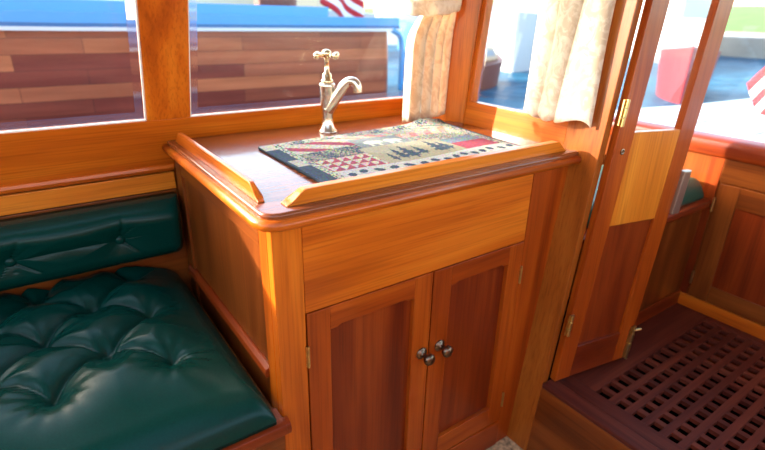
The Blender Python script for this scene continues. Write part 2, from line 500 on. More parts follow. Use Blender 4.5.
# ================================================================== FAUCET
fx, fy = .391, .487
fau = thing('faucet', 'worn brass pillar faucet with cross handle on the countertop', 'faucet', (fx, fy, .9005))
bm = bmesh.new()
lathe(bm, [(.0275, 0), (.0275, .003), (.0250, .006), (.0215, .011), (.0175, .020), (.0145, .032), (.0145, .044), (.0165, .060), (.0195, .080), (.0205, .098), (.0205, .120), (.0215, .122), (.0215, .130), (.0190, .132)], (fx - .003, fy, .9005), n=30)
obj('body', bm, NICKEL, fau, smooth=True)
bm = bmesh.new()
dx, dy = .62, -.785
S = [(fx + dx * t - .003, fy + dy * t, z) for t, z in ((.000, .962), (.012, .978), (.030, 1.004), (.048, 1.028), (.062, 1.040), (.076, 1.040), (.085, 1.030), (.087, 1.012))]
tube(bm, spline(S, 6), [.0185 - .0065 * min(1, i / 24.) for i in range(len(S) * 6 - 5)], 18)
obj('spout', bm, NICKEL, fau, smooth=True)
bm = bmesh.new()
lathe(bm, [(.0165, 0), (.0165, .008), (.0125, .010), (.0125, .022), (.0100, .025), (.0065, .028), (.0060, .062), (.0085, .064), (.0120, .068), (.0130, .075), (.0115, .082), (.006, .086), (0, .087)], (fx - .003, fy, 1.0325), n=24)
obj('valve_stem', bm, PALEBRASS, fau, smooth=True)
bm = bmesh.new()
for k in range(4):
    a = math.radians(12 + 90 * k); v = Vector((math.cos(a), math.sin(a), 0))
    lathe(bm, [(.0058, .006), (.0048, .018), (.0045, .026), (.0070, .029), (.0082, .034), (.0072, .040), (.004, .0425), (0, .043)], Vector((fx - .003, fy, 1.1035)), v, 14)
obj('cross_handle', bm, PALEBRASS, fau, smooth=True)

# ================================================================== PLACE MAT (patchwork tapestry)
def mat_color(u, v, rng):
    """u 0..1 left-right, v 0..1 front-back"""
    CR = (.42, .40, .31); NV = (.045, .07, .10); TN = (.30, .28, .19); RD = (.30, .06, .09); GR = (.17, .20, .17); PK = (.50, .24, .20); SL = (.18, .23, .28)
    def mixn(c, d=.55): return tuple(max(0, q * (1 + d * (rng.random() - .5) * 2)) for q in c)
    if (u < .012 and v < .86) or v < .016 or u > .985: return mixn(NV)
    if u < .06: return mixn(CR if v > .86 or .40 < v < .56 else NV, .4)
    if u < .085: return mixn(CR) if rng.random() < .7 else mixn(NV)
    if v < .18:                                                          # border with a row of dark pebbles
        k = (u * 17 + .4 * math.sin(u * 9)) % 1
        if (abs(k - .5) / .30) ** 2 + (abs(v - .10 - .015 * math.sin(u * 40)) / .032) ** 2 < 1: return mixn(NV)
        return mixn((.42, .42, .39), .3)
    if v > .90: return mixn(NV if rng.random() < .35 + .3 * math.sin(u * 46) else CR)
    if u > .94: return mixn(CR) if rng.random() < .6 else mixn(NV)
    def pine(cx, base, h, w):
        t = (v - base) / h
        if t < 0 or t > 1: return False
        if t < .12: return abs(u - cx) < .004
        k = (1 - t) * w * (.65 + .45 * ((t * 5) % 1 < .5))
        return abs(u - cx) < k
    if .33 < u < .74 and v < .56:                                          # meadow with pines
        for p in ((.45, .23, .24, .035), (.50, .22, .30, .045), (.56, .25, .22, .03), (.66, .22, .32, .05), (.70, .24, .24, .03), (.40, .22, .18, .022)):
            if pine(*p): return mixn(NV, .5)
        return mixn(TN if v < .42 + .05 * math.sin(u * 25) else (.34, .32, .23), .2)
    if .085 <= u <= .33 and v < .46:                                       # red and cream triangles
        a = (u * 22) % 1; b = (v * 11) % 1
        return mixn(RD if a > b else CR)
    if .085 <= u <= .36 and v < .66: return mixn(NV) if rng.random() < .55 + .2 * math.sin(u * 50 + v * 20) else mixn(TN)
    if .36 < u < .62 and .56 <= v < .80:                                   # bears walking
        for cx in (.44, .545):
            dx = u - cx; dv = v - .665
            if (dx / .040) ** 2 + (dv / .05) ** 2 < 1 or ((dx - .038) / .018) ** 2 + ((dv + .0) / .032) ** 2 < 1 or (abs(abs(dx) - .022) < .008 and -.09 < dv < 0): return mixn((.50, .48, .40), .2)
        return mixn((.20, .23, .22), .3)
    if u > .74 and v < .5:
        return mixn(RD, .4) if v < .36 else mixn(SL)
    if u > .62 and v < .68: return mixn(GR, .9) if rng.random() < .45 else mixn(CR)
    if u > .62 and v < .80: return mixn(PK) if (u * 22 - v * 7) % 2 < .9 else mixn((.50, .40, .33))
    if u > .62: return mixn(GR, .8) if (u * 26 + v * 30) % 2 < .9 else mixn(CR)
    if v > .66 and u <= .36: return mixn(RD if (u * 12 + v * 9) % 2 < .9 else CR)
    return mixn(PK if (u * 16 + v * 12) % 2 < 1 else CR)

def make_mat():
    bm = bmesh.new(); nu, nv = 190, 110; rng = random.Random(3)
    c = [Vector((.142, .050)), Vector((.712, .055)), Vector((.735, .425)), Vector((.146, .398))]
    lay = bm.loops.layers.float_color.new('weave')
    g = []; cols = {}
    for j in range(nv + 1):
        row = []
        for i in range(nu + 1):
            u, v = i / nu, j / nv
            p = (c[0] * (1 - u) + c[1] * u) * (1 - v) + (c[3] * (1 - u) + c[2] * u) * v
            rip = .0022 * math.sin(9 * u + 2 * v) * math.sin(5 * v + 1) + .0022
            rip += .010 * math.exp(-((u - .90) / .07) ** 2) * max(0, v - .72) / .28      # lifted corner by the curtain
            rip += .010 * math.exp(-((v - .98) / .06) ** 2) * max(0, u - .35)
            row.append(bm.verts.new((p.x, p.y, .9055 + rip)))
        g.append(row)
    low = []
    for j in range(nv):
        for i in range(nu):
            f = bm.faces.new((g[j][i], g[j][i + 1], g[j + 1][i + 1], g[j + 1][i]))
            col = mat_color((i + .5) / nu, (j + .5) / nv, rng)
            for l in f.loops: l[lay] = (*col, 1)
    # hem: skirt down to the counter
    edge = [g[0][i] for i in range(nu)] + [g[j][nu] for j in range(nv)] + [g[nv][i] for i in range(nu, 0, -1)] + [g[j][0] for j in range(nv, 0, -1)]
    lowv = [bm.verts.new((v.co.x, v.co.y, 9.012e-1)) for v in edge]
    n = len(edge)
    for i in range(n):
        f = bm.faces.new((edge[i], edge[(i + 1) % n], lowv[(i + 1) % n], lowv[i]))
        for l in f.loops: l[lay] = (.03, .045, .06, 1)
    f = bm.faces.new(lowv)
    for l in f.loops: l[lay] = (.03, .045, .06, 1)
    return bm
tag(obj('place_mat', make_mat(), TAPESTRY, smooth=True), 'woven patchwork place mat with pine trees and bears, lying on the countertop', 'place mat')

# ================================================================== SEAT
bench = thing('seat_bench', 'wooden seat base with a rounded front rail, under the green seat cushion', 'bench', (-.6, .3, 0))
bm = bmesh.new()
prism(bm, [(.03, .434), (-.016, .434), (-.024, .440), (-.026, .452), (-.022, .462), (-.012, .467), (.03, .467)], 'x', -1.2, -.003)
prism(bm, [(-.0035, .434), (-.016, .434), (-.024, .440), (-.026, .452), (-.022, .462), (-.012, .467), (-.0035, .467)], 'x', -.003, .006)
obj('seat_rail', bm, REDW['x'], bench, bevel=.001)
obj('front_panel', B(-1.2, -.003, -.008, .012, 0, .434), DARKW['x'], bench)
obj('seat_board', B(-1.2, -.003, .031, .62, .434, .452), DARKW['x'], bench)
bm = bmesh.new(); box(bm, -1.2, -1.17, .012, .62, 0, .434); obj('end_panel', bm, DARKW['z'], bench)

def edge_coords(a, b, r, n_in, n_r=9):
    lo = [a + r * (1 - math.cos(math.pi / 2 * k / n_r)) for k in range(n_r)]
    hi = [b - r * (1 - math.cos(math.pi / 2 * k / n_r)) for k in range(n_r)][::-1]
    mid = list(np.linspace(a + r, b - r, n_in))
    return np.array(lo + mid + hi)

TX, TY = .103, .098
def tuft_list():
    T = []
    for i in range(0, 9):
        for j in range(-1, 4):
            y = .178 + .200 * j + (.082 if i % 2 else 0)
            if .15 < y < .72: T.append((-.155 - TX * i, y, i, j))
    return T
TUFTS = tuft_list()
def seat_height(X, Y):
    d = np.zeros_like(X)
    # pleats between neighbouring tufts
    near = np.full_like(X, 9.)
    for (x, y, i, j) in TUFTS:
        for sx in (-1, 1):
            x2, y2 = x + sx * TX, y + TY
            if x2 > -.10 or y2 > .78: continue
            ax, ay = x2 - x, y2 - y; L2 = ax * ax + ay * ay
            t = np.clip(((X - x) * ax + (Y - y) * ay) / L2, 0, 1)
            bow = (.012 if sx > 0 else -.010) * np.sin(math.pi * t)
            nx, ny = -ay / math.sqrt(L2), ax / math.sqrt(L2)
            s = (X - x) * nx + (Y - y) * ny - bow
            out_t = np.hypot(np.maximum(0, -((X - x) * ax + (Y - y) * ay)), np.maximum(0, ((X - x) * ax + (Y - y) * ay) - L2)) / math.sqrt(L2)
            dist = np.sqrt(s * s + out_t ** 2)
            # one lip of the fold is steeper than the other
            w = np.where(s > 0, .040, .024)
            shallow = .62 + .38 * np.abs(2 * t - 1) ** 1.5
            k = (.044 if sx > 0 else .034) * shallow * np.exp(-(dist / w) ** 1.3) + .011 * (.5 + .5 * shallow) * np.exp(-np.abs(dist) / .006)
            d = np.maximum(d, k)
    for (x, y, i, j) in TUFTS:
        R = np.hypot(X - x, Y - y); th = np.arctan2(Y - y, X - x)
        d = np.maximum(d, .052 * np.exp(-(R / .040) ** 1.0))
        ph = i * 1.7 + j * 2.3
        d = d + .0010 * np.sin(6 * th + ph + 2 * np.sin(3 * th)) * np.exp(-(R / .05) ** 2) * (R > .006) + .0006 * np.sin(13 * th + 2 * ph) * np.exp(-((R - .05) / .03) ** 2)
    return d
def cushion_seat():
    x0, x1, y0, y1 = -1.15, -.021, -.016, .622; zb = .468; T = .066
    xs = edge_coords(x0, x1, .045, 230); ys = edge_coords(y0, y1, .060, 140)
    X, Y = np.meshgrid(xs, ys)
    def prof(d, r): return np.sqrt(np.clip(1 - (1 - np.clip(d / r, 0, 1)) ** 2, 0, 1))
    e = prof(np.minimum(X - x0, x1 - X), .045) * prof(Y - y0, .060)
    d = seat_height(X, Y)
    sm = lambda q: q * q * (3 - 2 * q)
    crown = .056 * sm(np.clip((Y - y0) / .20, 0, 1)) * sm(np.clip((x1 - X) / .15, 0, 1))
    Z = zb + .012 + (T - .012) * e + (crown - d) * e
    bm = bmesh.new()
    vs = sheet(bm, [[(X[j, i], Y[j, i], Z[j, i]) for i in range(X.shape[1])] for j in range(X.shape[0])])
    rim = vs[0][:-1] + [r[-1] for r in vs[:-1]] + vs[-1][:0:-1] + [r[0] for r in vs[:0:-1]]
    lo = [bm.verts.new((v.co.x, v.co.y, zb)) for v in rim]; n = len(rim)
    for i in range(n): bm.faces.new((rim[i], rim[(i + 1) % n], lo[(i + 1) % n], lo[i]))
    bm.faces.new(lo)
    return bm, zb + T
seat = thing('seat_cushion', 'deep buttoned dark green leather seat cushion beside the cabinet', 'cushion', (-.57, .30, .468))
bm, ztop = cushion_seat()
obj('cushion_cover', bm, LEATHER, seat, smooth=True)
for (x, y, i, j) in TUFTS:
    if y < .6 and x > -.75:
        bm = bmesh.new(); lathe(bm, [(.0075, 0), (.0075, .002), (.006, .0042), (.003, .0054), (0, .0058)], (x, y, ztop + .050 * min(1, max(0, (y + .016) / .22)) ** 2 * (3 - 2 * min(1, (y + .016) / .22)) - .052), (0, 0, 1), 14)
        obj('button', bm, LEATHER, seat, smooth=True)

# backrest
def cushion_back():
    x0, x1, z0, z1 = -1.15, -.010, .594, .757; yf, yb = .545, .620
    xs = edge_coords(x0, x1, .045, 240); zs = edge_coords(z0, z1, .045, 60)
    X, Z = np.meshgrid(xs, zs)
    def prof(d, r): return np.sqrt(np.clip(1 - (1 - np.clip(d / r, 0, 1)) ** 2, 0, 1))
    e = prof(np.minimum(X - x0, x1 - X), .030) * prof(np.minimum(Z - z0, z1 - Z), .045)
    bt = [(-.166 - .2235 * k, .678) for k in range(5)]
    d = np.zeros_like(X)
    for k, (bx, bz) in enumerate(bt):
        R = np.hypot(X - bx, Z - bz); th = np.arctan2(Z - bz, X - bx)
        d = np.maximum(d, .026 * np.exp(-(R / .042) ** 1.0))
        for ang, L, dep in ((1.25, .085, .014), (.75, .08, .008), (-.72, .095, .013), (2.2, .06, .006), (-1.5, .07, .006), (-2.3, .07, .006), (.1, .07, .006)):
            ang += .12 * math.sin(3 * k + ang)
            t = np.clip((X - bx) * math.cos(ang) + (Z - bz) * math.sin(ang), 0, L)
            s = np.hypot(X - bx - t * math.cos(ang), Z - bz - t * math.sin(ang))
            d = np.maximum(d, (dep * (1 - t / L) + .022 * np.exp(-(R / .045))) * np.exp(-(s / .006) ** 1.1) * (R < L * 1.3) + .018 * np.exp(-(R / .030)) * (t > 0) * 0)
        if k < len(bt) - 1:
            bx2 = bt[k + 1][0]; t = np.clip((bx - X) / (bx - bx2), 0, 1)
            s = np.abs(Z - (bz + .006 * np.sin(math.pi * t))) + np.where((X > bx) | (X < bx2), 1., 0.)
            d = np.maximum(d, 0.016 * (.55 + .45 * np.abs(2 * t - 1)) * np.exp(-(s / .020) ** 1.0))
    lean = -WLEAN * .5 * (Z - .675)
    Yv = yb - .012 - (yb - yf) * e + d * e * 1.0
    Yv = Yv - np.clip(lean, -.03, .03) * -1 * 0 - .14 * (Z - .675)
    bm = bmesh.new()
    vs = sheet(bm, [[(X[j, i], Yv[j, i], Z[j, i]) for i in range(X.shape[1])] for j in range(X.shape[0])])
    rim = vs[0][:-1] + [r[-1] for r in vs[:-1]] + vs[-1][:0:-1] + [r[0] for r in vs[:0:-1]]
    lo = [bm.verts.new((v.co.x, yb, v.co.z)) for v in rim]; n = len(rim)
    for i in range(n): bm.faces.new((rim[i], rim[(i + 1) % n], lo[(i + 1) % n], lo[i]))
    bm.faces.new(lo)
    return bm, bt
back = thing('backrest_cushion', 'long green leather backrest cushion with a row of buttons, under the side window', 'cushion', (-.57, .60, .592))
bm, bt = cushion_back()
obj('cushion_cover', bm, LEATHER, back, smooth=True)
for bx, bz in bt[:4]:
    bm = bmesh.new(); lathe(bm, [(.0115, -.010), (.0125, 0), (.0120, .004), (.0095, .0075), (.005, .0095), (0, .0100)], (bx, .5585, bz), (0, -1, .1), 20)
    obj('button', bm, LEATHER, back, smooth=True)

# ================================================================== FOLDING DOOR LEAF
DP = Vector((.785, -.092, .25)); DU = Vector((.24, -.033, -.010)).normalized(); DV = Vector((.10, 0, 1)); DN = Vector((-DU.y, DU.x, 0)).normalized()
def dw(p): return DP + DU * p[0] + DN * p[1] + DV * p[2]
dr = bpy.data.objects.new('door_1', None); C.objects.link(dr); dr.location = DP; dr['kind'] = 'structure'; dr.empty_display_size = .05
DH = 1.36; DW_ = .300; DT = .020
def dpart(name, u0, u1, v0, v1, w0, w1, mat, bevel=.0012):
    return obj(name, B(u0, u1, w0, w1, v0, v1, warp=dw), mat, dr, bevel=bevel)
dpart('door_stile', 0, .058, 0, DH, 0, DT, DOORW['z'])
dpart('door_stile', .240, DW_, 0, DH, 0, DT, DOORW['z'])
dpart('bottom_rail', .0582, .2398, 0, .100, .0005, DT, REDW['x'])
dpart('middle_rail', .0582, .2398, .462, .706, .0005, DT, GOLD['z'])
dpart('top_rail', .0582, .2398, 1.26, DH, .0005, DT, TEAK['x'])
dpart('lower_panel', .055, .243, .098, .464, .008, .014, REDW['z'], 0)
dpart('pane', .056, .242, .704, 1.262, .009, .012, GLASS, 0)
def hinge(v):
    bm = bmesh.new()
    box(bm, -.012, .008, -.0025, .0006, v - .030, v + .030, warp=dw)
    for k in range(3):
        t0 = v - .032 + k * .022
        tube(bm, [dw((-.003, -.006, t0)), dw((-.003, -.006, t0 + .019))], .0042, 10)
    return bm
obj('hinge', hinge(.185), BRASS, dr); obj('hinge', hinge(.755), BRASS, dr)
bm = bmesh.new()
for v in (.04, .075):
    tube(bm, [dw((.292, -.004, v - .012)), dw((.292, -.004, v + .014))], .0075, 12)
tube(bm, [dw((.292, -.006, .0)), dw((.292, -.006, .115))], .0045, 10)
box(bm, .280, .299, -.003, .0, .005, .11, warp=dw)
tube(bm, [dw((.292, -.008, .100)), dw((.315, -.012, .102))], .004, 8)
obj('barrel_bolt', bm, BRASS, dr)
bm = bmesh.new()
prism(bm, [(.298, -.010), (.326, -.010), (.338, -.004), (.338, .010), (.298, .010)], 'z', .470, .592, warp=dw)
obj('latch_plate', bm, STEEL, dr, bevel=.002)
bm = bmesh.new(); lathe(bm, [(.0075, 0), (.0075, .0015), (.0055, .0022), (.0035, .0012), (0, .0012)], dw((.030, 0, .66)), -DN, 18)
obj('lock_rosette', bm, BRONZE, dr)

# ================================================================== FORWARD COCKPIT
struct('floor_2', B(.80, 1.60, -1.0, .5, .0, .03), BLACK)  # near-black colour stands in for the shade below the grating
struct('trim_15', B(.868, 1.575, -.168, -.030, .205, .2272), MAROON['x'], bevel=.002)
struct('trim_16', B(1.538, 1.574, -1.0, -.1685, .205, .2275), MAROON['y'], bevel=.002)
# lattice
gr = thing('floor_grating', 'dark mahogany lattice floor grating in the forward cockpit', 'grating', (1.2, -.58, .205))
GX0, GX1, GY0, GY1 = .8685, 1.5375, -1.0, -.1685
P_ = .0475
bm = bmesh.new()
y = -.208
while y > GY0 + .03:
    box(bm, GX0, GX1, y - .0215, y, .2150, .2275); y -= P_
obj('slats', bm, MAROON['x'], gr, bevel=.0015)
bm = bmesh.new()
x = .902
while x < GX1 - .01:
    box(bm, x, x + .0165, GY0, GY1 - .001, .2145, .2268); x += P_
obj('cross_slats', bm, MAROON['y'], gr)
obj('border', B((GX0, GX0 + .0025, GY0, GY1, .205, .227),), MAROON['y'], gr)

struct('wall_left_2', B(.86, 1.60, .622, .66, 0, .83), DARKW['x'])
# bench behind the door leaf
b2 = thing('cockpit_bench', 'low varnished bench front seen past the open door, under the small green cushion', 'bench', (1.2, .15, .2275))
obj('front_panel', B(.90, 1.574, -.048, -.030, .2275, .615), DARKW['z'], b2)
obj('base_moulding', B(.90, 1.574, -.054, -.0485, .2275, .285), REDW['x'], b2, bevel=.002)
bm = bmesh.new(); prism(bm, [(-.066, .615), (-.070, .625), (-.066, .638), (-.055, .644), (.30, .644), (.30, .615)], 'x', .90, 1.574)
obj('seat_board', bm, REDW['x'], b2, bevel=.002)
def pillow(x0, x1, y0, y1, z0, z1, r):
    xs = edge_coords(x0, x1, r, 20, 6); ys = edge_coords(y0, y1, r, 14, 6); X, Y = np.meshgrid(xs, ys)
    def prof(d): return np.sqrt(np.clip(1 - (1 - np.clip(d / r, 0, 1)) ** 2, 0, 1))
    e = prof(np.minimum(X - x0, x1 - X)) * prof(np.minimum(Y - y0, y1 - Y)); Z = z0 + .012 + (z1 - z0 - .012) * e
    bm = bmesh.new(); vs = sheet(bm, [[(X[j, i], Y[j, i], Z[j, i]) for i in range(X.shape[1])] for j in range(X.shape[0])])
    rim = vs[0][:-1] + [q[-1] for q in vs[:-1]] + vs[-1][:0:-1] + [q[0] for q in vs[:0:-1]]
    lo = [bm.verts.new((v.co.x, v.co.y, z0)) for v in rim]; n = len(rim)
    for i in range(n): bm.faces.new((rim[i], rim[(i + 1) % n], lo[(i + 1) % n], lo[i]))
    bm.faces.new(lo); return bm
tag(obj('bench_cushion', pillow(.98, 1.56, -.045, .28, .6445, .715, .035), LEATHER2, smooth=True), 'small green leather cushion on the cockpit bench behind the open door', 'cushion')

# forward wall with its cupboard door
XF = 1.575
struct('wall_forward', B(XF + .004, XF + .03, -1.0, .60, .03, .80), DARKW['z'])
bm = bmesh.new(); prism(bm, [(XF + .03, .790), (XF - .004, .790), (XF - .010, .800), (XF - .012, .825), (XF - .006, .842), (XF + .006, .850), (XF + .06, .852)], 'y', -1.0, .60)
struct('trim_17', bm, REDW['y'], bevel=.001)
struct('trim_18', B(XF - .005, XF + .004, -1.0, -.0485, .2275, .275), TEAK['y'], bevel=.002)
struct('trim_19', B(XF, XF + .004, -.072, -.030, .275, .790), REDW['z'], bevel=.001)
struct('trim_20', B(XF, XF + .004, -1.0, -.0725, .712, .790), DARKW['y'], bevel=.001)
cup = thing('cupboard_door', 'dark panelled wooden cupboard door low on the forward wall', 'cupboard door', (XF, -.33, .278))
obj('door_stile', B(XF - .004, XF + .003, -.142, -.080, .278, .705), DARKW['z'], cup, bevel=.0015)
obj('door_stile', B(XF - .004, XF + .003, -.62, -.56, .278, .705), DARKW['z'], cup, bevel=.0015)
obj('door_rail', B(XF - .004, XF + .003, -.5595, -.1425, .637, .705), DARKW['y'], cup, bevel=.0015)
obj('door_rail', B(XF - .004, XF + .003, -.5595, -.1425, .278, .340), DARKW['y'], cup, bevel=.0015)
obj('door_panel', B(XF + .0005, XF + .003, -.5595, -.1425, .340, .637), REDW['z'], cup)
for zc in (.63, .35):
    bm = bmesh.new(); tube(bm, [(XF - .006, -.0765, zc - .025), (XF - .006, -.0765, zc + .025)], .004, 10); box(bm, XF - .005, XF - .0005, -.0795, -.0735, zc - .022, zc + .022)
    obj('hinge', bm, BRASS, cup)
def fs(p): return (p[0] + .25 * (p[2] - .85), p[1], p[2])
pane('window_4', -1.0, .56, fs, XF + .02, axis='y', z0=.852, z1=1.70, bead=False)
struct('trim_21', B(XF + .01, XF + .05, .56, .62, .852, 1.80, warp=fs), REDW['z'])
# deck side of own boat
bm = bmesh.new(); prism(bm, [(-1.9, .68), (1.60, .68), (1.60, .95), (-1.9, .95)], 'z', .76, .80)
struct('trim_22', bm, WHITE)
bm = bmesh.new(); prism(bm, [(1.636, -1.8), (3.9, -1.2), (4.6, -.4), (4.5, .15), (3.6, .50), (2.8, .58), (1.636, .80)], 'z', .72, .782)
tag(struct('foredeck', bm, DECKWHITE, bevel=.004), 'pale blue-white foredeck ahead of the forward window', 'boat deck')
bm = bmesh.new()
for yy in (-.25, .05, .30): box(bm, 1.66, 3.5, yy, yy + .006, .7825, .7845)
tag(obj('deck_seams', bm, GREY), 'grey seam lines along the pale foredeck', 'deck seam', kind='stuff')

# ================================================================== CURTAINS
def curtain_side():
    bm = bmesh.new(); nz, nx = 44, 130; g = []
    for k in range(nz + 1):
        z = .918 + (1.60 - .918) * k / nz
        tb = 1.225
        pinch = math.exp(-((z - tb) / .05) ** 2)
        low = z < tb
        xl = .628 + (.010 * (z - .918) / .3 if low else .010 - .35 * (z - tb)); xr = .826 + (.012 * min(1, (z - .918) / .3))
        wdt = xr - xl; xl += .03 * pinch; xr -= .012 * pinch
        yb = .470 - .14 * max(0, z - tb) - .02 * pinch
        row = []
        for i in range(nx + 1):
            t = i / nx
            amp = (.020 - .011 * pinch) * (.75 + .25 * math.sin(5 * t + 1))
            w = math.sin(2 * math.pi * (5.2 * t + .06 * math.sin(4 * z + 9 * t)))
            x = xl + (xr - xl) * t + .006 * math.cos(2 * math.pi * 5.2 * t)
            y = yb - amp * w + .012 * (t - .5) - .018 * math.sin(math.pi * t)
            row.append((x, y, z + (.010 * (1 - t) * -1 + .004 * w) * (1 if k == 0 else 0) + .0))
        g.append(row)
    sheet(bm, g)
    return bm
cu = thing('curtain', 'cream side-window curtain gathered by a tieback in the cabin corner', 'curtain', (.715, .46, .91), group='cream curtains')
o = obj('drape', curtain_side(), CURTAIN, cu, smooth=True)
md = o.modifiers.new('thick', 'SOLIDIFY'); md.thickness = .0018
bm = bmesh.new(); g = []
for k in range(9):
    v = k / 8; row = []
    for i in range(41):
        t = i / 40
        a = math.pi * t
        x = .715 - .098 * math.cos(a); y = .462 - .052 * math.sin(a) ** .6
        z = 1.192 + .030 * (2 * t - 1) ** 2 * .6 + .030 * t + .040 * v + .0015 * math.sin(30 * t)
        row.append((x, y - .004 * math.sin(math.pi * v), z))
    g.append(row)
sheet(bm, g)
o = obj('tieback', bm, CURTAIN, cu, smooth=True); md = o.modifiers.new('thick', 'SOLIDIFY'); md.thickness = .002

def curtain_front():
    bm = bmesh.new(); nz = 40; g = []
    # plan profile (y, offset from the bulkhead): three broad overlapping folds
    prof = [(.170, -.008), (.160, -.020), (.142, -.027), (.120, -.026), (.104, -.016), (.107, -.011), (.111, -.020), (.102, -.030), (.082, -.036), (.060, -.034), (.044, -.024), (.039, -.013), (.045, -.011), (.047, -.024), (.034, -.034), (.012, -.038), (-.012, -.032), (-.028, -.022), (-.036, -.012), (-.034, -.008)]
    pr = spline([(a, b, 0) for a, b in prof], 6)
    for k in range(nz + 1):
        z = .972 + (1.62 - .972) * k / nz; t = k / nz
        row = []
        for i, p in enumerate(pr):
            y = p.x + .006 * math.sin(6 * t + p.x * 30) - .012 * t * 0
            off = p.y * (1 + .12 * math.sin(3 * t + i * .12))
            dzb = (.008 * math.sin(i * .21)) if k == 0 else 0
            row.append((XB + off + RAKE * (z - .9) - .004, y, z + dzb))
        g.append(row)
    sheet(bm, g); return bm
cf = thing('curtain', 'cream patterned curtain hanging in broad folds over the windshield beside the door', 'curtain', (.79, .06, .95), group='cream curtains')
o = obj('drape', curtain_front(), CURTAIN, cf, smooth=True)
md = o.modifiers.new('thick', 'SOLIDIFY'); md.thickness = .0018

# ================================================================== OUTSIDE
WZ = .38
bm = bmesh.new()
for q in ((-60, 60, .95, 70), (-60, -1.9, -40, .95), (-1.9, 60, -40, -1.95), (4.7, 60, -1.95, .95)):
    vs = [bm.verts.new(p) for p in ((q[0], q[2], WZ), (q[1], q[2], WZ), (q[1], q[3], WZ), (q[0], q[3], WZ))]; bm.faces.new(vs)
w = obj('water', bm, WATER); tag(w, 'blue harbour water around the boats', 'water', kind='stuff')

# shore
bm = bmesh.new(); prism(bm, [(15.2, -.1), (15.2, .86), (21, .90), (21, -.1)], 'y', -60, 60)
struct('path', bm, PATHM)
bm = bmesh.new(); prism(bm, [(21, -.1), (21, .92), (36, 1.75), (70, 3.0), (70, -.1)], 'y', -60, 60)
struct('lawn', bm, LAWN)
bm = bmesh.new(); prism(bm, [(26, -.1), (26, .9), (32, 1.2), (60, 2.6), (60, -.1)], 'x', -60, 15)
struct('lawn', bm, LAWN)

# neighbour: mahogany runabout with blue topsides
nb = thing('runabout', 'varnished mahogany runabout with blue covering boards moored outside the side windows', 'boat', (-1, 4.3, WZ))
HY = 3.5; HX0, HX1 = -6.5, 2.95
bm = bmesh.new(); g = []
xs = list(np.linspace(HX0, HX1 - .22, 40)) + [HX1 - .22 + .22 * math.sin(a) for a in np.linspace(.15, math.pi / 2, 8)]
for k in range(12):
    t = k / 11; row = []
    for x in xs:
        zt = 1.055 + .012 * max(0, -x)
        z = (WZ - .12) + (zt - WZ + .12) * t
        r = max(0, (x - (HX1 - .22)) / .22)
        y = HY + .10 * (1 - t) ** 2 + .24 * (1 - math.sqrt(max(0, 1 - r * r)))
        row.append((x - .12 * t * (r > 0) * r, y, z))
    row.append((HX1 - .12 * t, HY + 1.9, z))
    g.append(row)
sheet(bm, g)
o = obj('hull', bm, HULL, nb, smooth=True)
def band(y0, z0, z1, mat, name, thick=.02, x1=HX1 - .05):
    bm = bmesh.new()
    n = 30; A = []; 
    for i in range(n + 1):
        x = HX0 + (x1 - HX0) * i / n; s = .012 * max(0, -x)
        A.append((x, y0, z0 + s, z1 + s))
    f = [[bm.verts.new((x, y0, a)) for x, _, a, b in A], [bm.verts.new((x, y0, b)) for x, _, a, b in A], [bm.verts.new((x, y0 + thick, b)) for x, _, a, b in A], [bm.verts.new((x, y0 + thick, a)) for x, _, a, b in A]]
    for k in range(4):
        for i in range(n): bm.faces.new((f[k][i], f[k][i + 1], f[(k + 1) % 4][i + 1], f[(k + 1) % 4][i]))
    bm.faces.new([r[0] for r in f]); bm.faces.new([r[-1] for r in f])
    return obj(name, bm, mat, nb)
band(HY - .030, 1.055, 1.080, WHITE, 'rubbing_strake', .06)
band(HY - .012, 1.080, 1.105, DEEPBLUE, 'sheer_stripe', .05)
band(HY + .0, 1.105, 1.175, BLUE, 'covering_board', .25)
band(HY + .16, 1.175, 1.255, BLUE, 'coaming', .3, x1=2.2)
band(HY - .005, WZ - .05, WZ + .04, GREY, 'boot_stripe', .12)
bm = bmesh.new(); box(bm, -6.3, 2.8, HY + .25, HY + 1.85, 1.09, 1.15); obj('deck', bm, BLUE, nb)
bm = bmesh.new()
tube(bm, spline([(2.80, HY - .02, 1.07), (2.92, HY + .0, 1.0), (2.96, HY + .02, .8), (2.98, HY + .05, .48)], 6), .028, 10); obj('transom_trim', bm, BLUE, nb, smooth=True)
bm = bmesh.new(); lathe(bm, [(.16, 0), (.20, .08), (.21, .22), (.16, .34), (.06, .40), (0, .41)], (1.95, HY + .75, 1.15), n=18); obj('seat_back', bm, BROWNSEAT, nb, smooth=True)
bm = bmesh.new(); box(bm, 1.0, 1.7, HY + .7, HY + .74, 1.15, 1.42); obj('cockpit_side', bm, TAN, nb, bevel=.01)

# flag at the runabout's stern
fl = thing('flag', 'red and white striped flag with blue corner hanging at the runabout stern', 'flag', (2.30, HY + .52, 1.15))
bm = bmesh.new(); tube(bm, [(2.28, HY + .52, 1.15), (2.42, HY + .55, 2.2)], .014, 10); obj('staff', bm, TAN, fl)
bm = bmesh.new(); nI, nJ = 30, 26; g = []
for j in range(nJ + 1):
    row = []
    for i in range(nI + 1):
        u, v = i / nI, j / nJ
        row.append((2.42 - .10 * v + .42 * u * (1 - .1 * v) + .10 * v * u, HY + .53 + .05 * math.sin(9 * u + 2 * v), 2.12 - .82 * v - .30 * u))
    g.append(row)
vs = sheet(bm, g)
bm.faces.ensure_lookup_table()
for idx, f in enumerate(bm.faces):
    j, i = divmod(idx, nI)
    f.material_index = 2 if (i < 12 and j < 14) else (0 if (j // 2) % 2 == 0 else 1)
o = obj('cloth', bm, [REDCLOTH, WHITECLOTH, NAVYCLOTH], fl, smooth=True); md = o.modifiers.new('thick', 'SOLIDIFY'); md.thickness = .003

